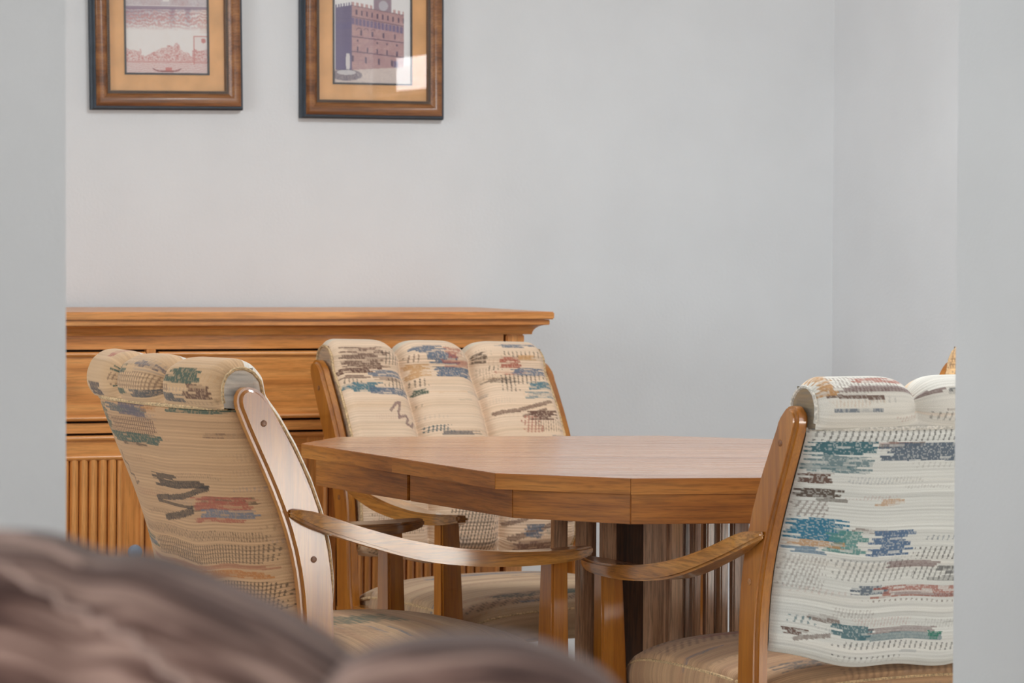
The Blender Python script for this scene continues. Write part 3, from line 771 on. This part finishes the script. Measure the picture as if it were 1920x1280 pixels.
# cove moulding under the top, mitred at the right front corner
cv = [(.010 + .029 * (1 - math.cos(a)) , ZT - .031 - .022 * math.sin(a)) for a in np.linspace(0, pi / 2, 9)]
cv = [(.012 + .027 * math.sin(a), ZT - .0305 - .0225 * (1 - math.cos(a))) for a in np.linspace(0, pi / 2, 9)]
v = []; f = []
for (o, z) in cv: v += [(X0 + o, o, z), (-o, o, z), (-o, DEP, z), (X0 + o, DEP, z)]
for i in range(len(cv) - 1):
    for k in range(3):
        f.append((4 * i + k, 4 * i + k + 1, 4 * i + 5 + k, 4 * i + 4 + k))
    f.append((4 * i + 3, 4 * i, 4 * i + 4, 4 * i + 7))
f += [(0, 1, 2, 3), tuple(4 * len(cv) - 4 + k for k in range(4))]
mesh('cove_moulding', v, f, SB_X, sb, smooth=True)
FY = .046                                         # front face of the frame
ZB = .937
XR, XL = -.056, X0 + .056
box('carcass', XL + .004, XR - .004, FY + .024, DEP - .004, .06, ZB, SB_Z, sb)
box('gap_shade_sheet', XL + .01, XR - .01, FY + .0205, FY + .0235, .062, ZB - .002, GAP_SHADE, sb)  # dark sheet behind the fronts: shade in the gaps put into its colour
box('corner_post', XR - .046, XR, FY - .003, FY + .05, ZF + .012, ZB, SB_Z, sb, bevel=.003)
box('corner_post', XL, XL + .046, FY - .003, FY + .05, ZF + .012, ZB, SB_Z, sb, bevel=.003)
XI0, XI1 = XL + .052, XR - .052
box('top_rail', XI0, XI1, FY, FY + .02, .9065, ZB, SB_X, sb, bevel=.001)
box('middle_rail', XI0, XI1, FY, FY + .02, .7235, .7455, SB_X, sb, bevel=.001)
box('bottom_rail', XI0, XI1, FY, FY + .02, .06, .12, SB_X, sb, bevel=.001)
bays = [(-1.382, -.973), (-.947, -.540), (-.518, -.112)]
for k in (0, 1):
    box('stile', bays[k][1] + .002, bays[k + 1][0] - .002, FY, FY + .02, .12, .9065, SB_Z, sb, bevel=.001)
def bead_frame(x0, x1, z0, z1, wd, y, parent, name='bead'):
    for (a, b, c, d, ax) in ((x0, x1, z1 - wd, z1, 'x'), (x0, x1, z0, z0 + wd, 'x'), (x0, x0 + wd, z0 + wd, z1 - wd, 'z'), (x1 - wd, x1, z0 + wd, z1 - wd, 'z')):
        n = 7
        arcp = [(math.cos(t), math.sin(t)) for t in np.linspace(0, pi, n)]
        if ax == 'x':
            poly = [(y - .007 * q, (c + d) / 2 + wd / 2 * p) for p, q in arcp]
            prism(name, poly, a, b, SB_X, parent, 'x', smooth=True)
        else:
            poly = [((a + b) / 2 + wd / 2 * p, y - .007 * q) for p, q in arcp]
            prism(name, poly, c, d, SB_Z, parent, 'z', smooth=True)
def knob(x, z, y, parent):
    lathe('knob', [(.0001, -.004), (.007, -.004), (.006, .008), (.0145, .014), (.017, .020), (.014, .027), (.006, .030), (.0001, .0305)], (x, y, z), KNOB, parent, n=20, axis='y')
for bi, (a, b) in enumerate(bays):
    dr = box('drawer', a + .003, b - .003, FY - .004, FY + .018, .7505, .9015, SB_X, sb, bevel=.001)
    bead_frame(a + .003, b - .003, .7505, .9015, .011, FY - .004, dr)
    knob((a + b) / 2, .826, FY - .004, dr)
    x0, x1, z0, z1 = a + .003, b - .003, .125, .7185
    dw = .052
    door = box('door', x0, x1, FY + .006, FY + .018, z0, z1, SB_Z, sb)
    box('door_rail', x0 + dw, x1 - dw, FY - .004, FY + .012, z1 - .046, z1, SB_X, door, bevel=.001)
    box('door_rail', x0 + dw, x1 - dw, FY - .004, FY + .012, z0, z0 + .05, SB_X, door, bevel=.001)
    box('door_stile', x0, x0 + dw, FY - .004, FY + .012, z0, z1, SB_Z, door, bevel=.001)
    box('door_stile', x1 - dw, x1, FY - .004, FY + .012, z0, z1, SB_Z, door, bevel=.001)
    bead_frame(x0, x1, z0, z1, .011, FY - .004, door)
    bead_frame(x0 + dw - .004, x1 - dw + .004, z0 + .05 - .004, z1 - .046 + .004, .013, FY - .002, door)
    rx0, rx1 = x0 + dw + .009, x1 - dw - .009
    nr = 13; pw = (rx1 - rx0) / nr
    me = None
    for k in range(nr):
        xc = rx0 + (k + .5) * pw
        if me is None:
            poly = [(-pw * .47, FY + .006), (-pw * .47, FY - .001), (-pw * .30, FY - .0065), (pw * .05, FY - .0075), (pw * .30, FY - .0050), (pw * .47, FY + .001), (pw * .47, FY + .006)]
            o = prism('reed', poly, z0 + .055, z1 - .052, SB_Z, door, 'z', smooth=False); me = o.data
        else:
            o = link(bpy.data.objects.new('reed', me), door)
        o.location = (xc, 0, 0)
    kx = (x1 - .026) if bi < 2 else (x0 + .042)
    knob(kx, .462, FY - .004, door)
box('plinth', XL + .02, XR - .02, FY + .03, DEP - .02, ZF, .07, SB_X, sb)

# ------------------------------------------------------------------ framed prints on the back wall
FRB = wood('bronze_frame_wood', (164, 108, 60), (138, 86, 46), (98, 58, 32), 'x', rough=.34, figure=.3, seed=8.3)
FRL = plain('navy_frame_lip', (44, 54, 66), rough=.4, var=.1)
MAT = plain('suede_mat_board', (236, 180, 124), rough=.85, var=.06, scale=14)
BEADM = plain('pewter_bead', (112, 92, 78), rough=.45, metal=.3)
INLIP = plain('dark_fillet', (62, 58, 58), rough=.5, var=.2, scale=500)
def ring(name, x0, x1, z0, z1, prof, mat, parent):
    """mitred frame: prof = (inset, y) list"""
    v = []; f = []
    for (o, y) in prof: v += [(x0 + o, y, z0 + o), (x1 - o, y, z0 + o), (x1 - o, y, z1 - o), (x0 + o, y, z1 - o)]
    n = len(prof)
    for i in range(n):
        j = (i + 1) % n
        for k in range(4):
            f.append((4 * i + k, 4 * i + (k + 1) % 4, 4 * j + (k + 1) % 4, 4 * j + k))
    return mesh(name, v, f, mat, parent, smooth=True)
def print_mesh(x0, x1, z0, z1, y, fn, parent, n=170):
    m_ = int(n * (z1 - z0) / (x1 - x0))
    a, b = np.meshgrid(np.linspace(0, 1, n), np.linspace(0, 1, m_))
    P = np.stack([x0 + a * (x1 - x0), np.full(a.shape, y), z1 - b * (z1 - z0)], -1)
    return grid_mesh('art_print', P, PRINT, parent, np.clip(fn(a, b), .01, .95), np.stack([a, b], -1))
def fbm(a, b, s=0):
    r = np.zeros(a.shape)
    for k in range(1, 6):
        r += np.sin(a * (7.3 * k * k + s) + 3 * np.sin(b * (5.1 * k + s)) + k) * np.sin(b * (6.7 * k * k) + 2 * np.sin(a * 4.3 * k + s)) / k
    return r * .5
def canal_print(a, b):
    """two washed etchings of a waterside town, one above the other"""
    paper = lin((244, 238, 234)); red = lin((206, 112, 104)); vio = lin((142, 112, 138)); warm = lin((226, 178, 150))
    C = np.ones(a.shape + (3,)) * paper
    def mix(al, c):
        nonlocal C
        al = np.clip(al, 0, 1)[..., None]; C = C * (1 - al) + c * al
    n = fbm(a, b, 1.0); h = hsh(np.floor(a * 150), np.floor(b * 230))
    mix(.10 * np.abs(n), warm)
    sky = (b < .47); mix(.35 * sky * np.clip(n, 0, 1), red)
    tow = sky & (b > .30 + .14 * hsh(np.floor(a * 13), 4)); mix(.5 * tow * (.5 + .5 * h), vio)
    wat = (b > .49) & (b < .68); k = np.clip(1 - (b - .49) / .17, 0, 1)
    mix(wat * k * .95 * np.clip(1.0 - 1.1 * a, 0, 1) * (.6 + .4 * h), vio)
    col = np.clip(np.sin(a * 34 + 1), 0, 1)
    mix(wat * k * .85 * (a > .5) * (a < .85) * col * (.6 + .4 * h), vio)
    mix(wat * k * .4 * (np.sin(b * 260 + 5 * n) > 0), vio); mix(wat * (1 - k) * k * 2.2 * (np.sin(b * 200 + 9 * n) > -.2), red)
    mix(((b > .474) & (b < .498)) * .8, vio)
    mix(wat * np.clip((a - .85) * 5, 0, 1) * .5, warm)
    ro = .79 + .04 * np.sin(a * 9) + .05 * (np.abs(a - .5) < .3) - .03 * hsh(np.floor(a * 22), 2)
    dome = ((a - .62) ** 2 + ((b - .80) * .9) ** 2) < .0016
    bld = ((b > ro) & (b < .895)) | dome
    mix(bld * (.18 + .5 * (h > .55) + .2 * (hsh(np.floor(a * 45), np.floor(b * 70), 3) > .6)), red)
    tw = (a > .82) & (b > .70) & (b < .92); mix(tw * (.10 + .7 * ((np.abs(a - .825) < .006) | (np.abs(b - .703) < .004))), red)
    mix((((a - .94) ** 2 + ((b - .735) * 1.5) ** 2) < .0008) * .8, red)
    mix(((b > .893) & (b < .905)) * .6, red)
    mix((b > .90) * (.25 + .35 * (np.sin(b * 420 + 6 * n + a * 30) > .3) + .15 * h) * .8, red)
    bx = (a - .5) / .17; hull = (np.abs(bx) < 1) & (np.abs(b - (.972 - .022 * bx ** 4)) < .005); mix(hull * .9, lin((150, 70, 72)))
    mix((np.abs(a - .52) < .04) * (np.abs(b - .955) < .014) * .8, red)
    return C
def tower_print(a, b):
    """a tall battlemented stone town hall on a square"""
    sky = lin((246, 242, 240)); st = lin((208, 168, 164)); sh = lin((118, 108, 146)); dk = lin((80, 68, 100)); gr = lin((232, 214, 202))
    C = np.ones(a.shape + (3,)) * sky
    def mix(al, c):
        nonlocal C
        al = np.clip(al, 0, 1)[..., None]; C = C * (1 - al) + c * al
    n = fbm(a, b, 2.0); h = hsh(np.floor(a * 140), np.floor(b * 200))
    ar = np.clip(a - .24, 0, 1)
    roof = .375 + .10 * ar
    bot = .885 - .045 * ar
    mix(b > bot - .01, gr); mix((b > bot) * .25 * h, sh)
    front = (a > .24) & (a < .90) & (b > roof) & (b < bot)
    side = (a <= .24) & (a > .03 + .03 * (b < .52) * 0) & (b > roof + .12 * (.24 - a)) & (b < .885)
    cren = (b > roof - .026) & (b <= roof) & (a > .24) & (a < .90) & ((a * 17) % 1 < .55)
    cren2 = (b > .375 + .12 * (.24 - a) - .024) & (b <= .375 + .12 * (.24 - a)) & (a <= .24) & (a > .03) & ((a * 30) % 1 < .5)
    tower = (a > .52) & (a < .74) & (b < roof)
    mix((front | cren) * 1., st); mix(tower * 1., lin((170, 148, 158))); mix((side | cren2) * 1., lin((130, 118, 146)))
    mix((front | side) * .30 * (h - .3), dk); mix((front | side) * .16 * (np.sin(b * 420) > .5), dk)
    mix(side * .45 * np.clip((b - .5) * 2.2, 0, 1), sh); mix(side * (np.abs(b - .53 - .1 * (.24 - a)) < .025) * .5, sh)
    mix(front * .22 * np.clip(.5 + fbm(a * 2, b * 2, 4.0), 0, 1), lin((150, 104, 116)))
    q = b - roof
    mix(front * (np.abs(q - .05) < .020) * (((a * 15) % 1 > .34) & ((a * 15) % 1 < .62)) * .85, dk)
    mix(front * (q > .098) * (q < .150) * (.35 + .5 * (((a * 21) % 1) < .6)), sh)
    mix(front * (np.abs(q - .090) < .004) * .6, dk); mix(front * (q < .006) * .5, dk)
    q2 = b - .06 * ar
    for zz in (.622, .738): mix(front * (np.abs(q2 - zz) < .004) * .75, dk)
    for (zz, hh, nn_, wd) in ((.585, .020, 7, .07), (.650, .008, 8, .08), (.715, .018, 8, .08), (.795, .024, 6, .08)):
        sel = hsh(np.floor(a * nn_), zz * 9) < .75
        mix(front * sel * (np.abs(q2 - zz) < hh) * (np.abs(((a * nn_) % 1) - .5) < wd) * .8, dk)
    for k in range(3):
        rr = np.hypot((a - .33 - .09 * k), (b - .575 - .005 * k) * 1.5); mix(front * (np.abs(rr - .032) < .005) * (b < .575) * .6, dk)
    mix(front * (np.abs(a - .80) < .028) * (q2 > .775) * .85, sh)
    clock = ((a - .64) ** 2 + ((b - .375) * 1.5) ** 2) < .0036; mix(clock * .9, lin((206, 200, 206)))
    mix((np.abs(a - .19) < .028 - .10 * np.abs(b - .82)) * (b > .755) * (b < .885) * .95, lin((232, 224, 222)))
    mix((((a - .17) / .20) ** 2 + ((b - .925) / .045) ** 2 < 1) * (.45 + .4 * h), dk)
    mix((((a - .17) / .12) ** 2 + ((b - .905) / .02) ** 2 < 1) * .6, sky)
    return C
def framed(label, u0, u1, z0, tiltz, fn):
    u0, u1, z0 = u0 * KS, u1 * KS, HC + (z0 - HC) * KS
    o = empty('framed_print', us(u0, 0, z0), YAW)
    o.rotation_euler = Euler((0, -tiltz, YAW), 'XYZ')
    tag(o, label, 'picture', 'framed prints on the back wall')
    Wd = u1 - u0; H = .475; dpt = .027
    ring('frame_back_lip', 0, Wd, 0, H, [(0, 0), (0, -dpt * .55), (.003, -dpt * .62), (.003, -dpt * .9), (.005, -dpt), (.010, -dpt), (.010, 0)], FRL, o)
    prof = [(.008, -.004), (.0085, -dpt - .001), (.012, -dpt - .006), (.018, -dpt - .0075), (.026, -dpt - .005), (.032, -dpt - .001), (.038, -dpt + .004), (.038, -.004)]
    ring('moulding', 0, Wd, 0, H, prof, FRB, o)
    # row of small beads just inside the moulding, one part
    v = []; f = []
    bs = .0048
    def bead(cx, cz):
        i = len(v); y1 = -dpt + .004; y0 = y1 - .0035; h = bs * .33
        v.extend([(cx - h, y1, cz - h), (cx + h, y1, cz - h), (cx + h, y1, cz + h), (cx - h, y1, cz + h), (cx - h * .6, y0, cz - h * .6), (cx + h * .6, y0, cz - h * .6), (cx + h * .6, y0, cz + h * .6), (cx - h * .6, y0, cz + h * .6)])
        f.extend([(i + 4, i + 5, i + 6, i + 7)] + [(i + k, i + (k + 1) % 4, i + 4 + (k + 1) % 4, i + 4 + k) for k in range(4)])
    ins = .0415
    for k in range(int((Wd - 2 * ins) / bs) + 1):
        for cz in (ins, H - ins): bead(ins + k * bs, cz)
    for k in range(1, int((H - 2 * ins) / bs) + 1):
        for cx in (ins, Wd - ins): bead(cx, ins + k * bs)
    b_ = mesh('bead_row', v, f, INLIP, o); b_['kind'] = 'stuff'
    ring('bead_rail', 0, Wd, 0, H, [(.038, -.006), (.038, -dpt + .003), (.045, -dpt + .003), (.046, -.008)], BEADM, o)
    gx0, gx1 = .045, Wd - .045
    ym = -.012
    ix, iz = .084, .086
    # mat board with a window
    ring('mat_board', gx0 - .004, gx1 + .004, gx0 - .004, H - gx0 + .004, [(0, ym), (0, ym - .002), (ix - gx0 + .004, ym - .002), (ix - gx0 + .004, ym)], MAT, o).data.polygons.foreach_set('use_smooth', [False] * 16)
    ring('fillet', ix - .001, Wd - ix + .001, iz - .003, H - iz + .003, [(0, ym - .001), (0, ym - .0035), (.0045, ym - .0035), (.0045, ym - .001)], INLIP, o)
    print_mesh(ix, Wd - ix, iz - .003, H - iz + .003, ym - .0005, fn, o)
    box('glass_pane', .040, Wd - .040, ym - .0075, ym - .006, .040, H - .040, GLASS, o)
    return o
framed('left framed print, washed red and violet waterside town etchings, above the sideboard', -.966, -.595, 1.453, .014, canal_print)
framed('right framed print of a battlemented stone hall, above the sideboard', -.449, -.080, 1.443, .004, tower_print)

# ------------------------------------------------------------------ brown sofa in the foreground (seen over its back)
SOFA = None
def sofa_fabric():
    m, nt, b = newmat('brown_microsuede')
    N, L = nt.nodes, nt.links
    uv = N.new('ShaderNodeUVMap'); mp = N.new('ShaderNodeMapping'); mp.inputs['Scale'].default_value = (6.5, 48, 1); mp.inputs['Rotation'].default_value = (0, 0, .22)
    L.new(uv.outputs[0], mp.inputs[0])
    n = N.new('ShaderNodeTexNoise'); n.inputs['Scale'].default_value = 1.6; n.inputs['Detail'].default_value = 4; n.inputs['Distortion'].default_value = .7
    L.new(mp.outputs[0], n.inputs['Vector'])
    r = ramp(nt, [(.38, (64, 45, 40)), (.5, (104, 80, 72)), (.62, (150, 124, 113))])
    L.new(n.outputs[0], r.inputs[0]); L.new(r.outputs[0], b.inputs['Base Color'])
    b.inputs['Roughness'].default_value = .85; b.inputs['Sheen Weight'].default_value = .12; b.inputs['Sheen Roughness'].default_value = .4; b.inputs['Specular IOR Level'].default_value = .15
    bu = N.new('ShaderNodeBump'); bu.inputs['Strength'].default_value = .5; bu.inputs['Distance'].default_value = .004
    L.new(n.outputs[0], bu.inputs['Height']); L.new(bu.outputs[0], b.inputs['Normal'])
    return m
SOFA = sofa_fabric()
SD = 1.55
sofa = empty('sofa', (-.55, SD, 0), 0)
tag(sofa, 'brown plush sofa in the blurred foreground, seen over its pillowy back', 'sofa')
def px(x, y, d): return ((x - 960) / FPX * d, HC - (y - YH) / FPX * d)
SOFAW = plain('sofa_welt', (146, 122, 112), rough=.8, var=.08)
def pillow(name, outline, dep, y0, zlow, fold, n=120, m_=40, seams=()):
    """outline: list of (x,z) of the crest from the left end to the right end, local to the sofa; a deep rounded roll"""
    o = np.array(outline); xs = np.linspace(o[0, 0], o[-1, 0], n)
    H = np.interp(xs, o[:, 0], o[:, 1])
    ker = np.hanning(9); ker /= ker.sum(); H = np.convolve(np.pad(H, 4, mode='edge'), ker, 'valid')
    th = np.linspace(-.12 * pi, 1.12 * pi, m_)
    X, TH = np.meshgrid(xs, th)
    Hh = np.meshgrid(H, th)[0]
    e = np.clip(np.minimum(X - xs[0], xs[-1] - X) / .05, 0, 1) ** .5
    R = dep * (.55 + .45 * e)
    zc_ = Hh - dep * .85
    rip = fold * np.sin(X * 95 + TH * 1.6 + np.sin(TH * 2.2 + X * 20)) * np.sin(np.clip(TH, 0, pi)) * .5
    Y = y0 - (R + rip) * np.cos(TH) * 1.15
    Z = zc_ + (dep * .85 + rip * .0) * np.sin(TH)
    Z = np.where(TH < 0, zc_ - (0 - TH) / (.12 * pi) * (zc_ - zlow), np.where(TH > pi, zc_ - (TH - pi) / (.12 * pi) * (zc_ - zlow), Z))
    P = np.stack([X, Y, Z], -1)
    o_ = grid_mesh(name, P, SOFA, sofa, None, np.stack([X, TH * dep], -1))
    for (xa, xb, ta, tb_) in seams:
        ii = np.linspace(np.searchsorted(xs, xa), min(np.searchsorted(xs, xb), n - 1), 24).astype(int)
        jj = np.interp(np.linspace(ta, tb_, 24) * pi, th, np.arange(m_))
        pts_ = [P[int(round(b)), a] for a, b in zip(ii, jj)]
        tube('seam_welt', [tuple(p) for p in pts_], 0.0022, SOFAW, o_, 6)
    return o_
def loc(pts, d): return [(px(a, b, d)[0] + .55, px(a, b, d)[1]) for a, b in pts]
back1 = [(-.40, 1.03), (-.1, 1.045)] + loc([(-60, 1000), (0, 999), (60, 1001), (120, 1012), (160, 1030), (185, 1043), (215, 1040), (260, 1038), (310, 1050), (360, 1068), (420, 1092), (480, 1120), (540, 1150), (600, 1187), (660, 1225), (720, 1300), (760, 1420)], SD)
pillow('back_cushion', back1, .105, 0, .55, .009, n=260, m_=60, seams=((.30, .41, .36, .17), (.30, .345, .47, .40)))
D2 = SD - .13
back2 = [(p[0], p[1]) for p in loc([(560, 1420), (600, 1300), (650, 1235), (700, 1215), (760, 1200), (840, 1190), (920, 1188), (980, 1194), (1040, 1210), (1090, 1232), (1140, 1262), (1175, 1300), (1200, 1420)], D2)]
pillow('arm_pad', back2, .075, -.13, .50, .006, n=160, m_=50)
box('base', -.95, .60, -.15, .75, .06, .42, SOFA, sofa, bevel=.05, seg=4)
box('back_frame', -.95, .56, -.10, .12, .35, .86, SOFA, sofa, bevel=.06, seg=4)
box('arm_rest', .36, .60, -.12, .72, .35, .62, SOFA, sofa, bevel=.08, seg=4)
for a in (-.88, .53):
    for b in (-.08, .68):
        lathe('foot', [(.022, 0), (.028, .07)], (a, b, 0), BLACKM, sofa, n=14)
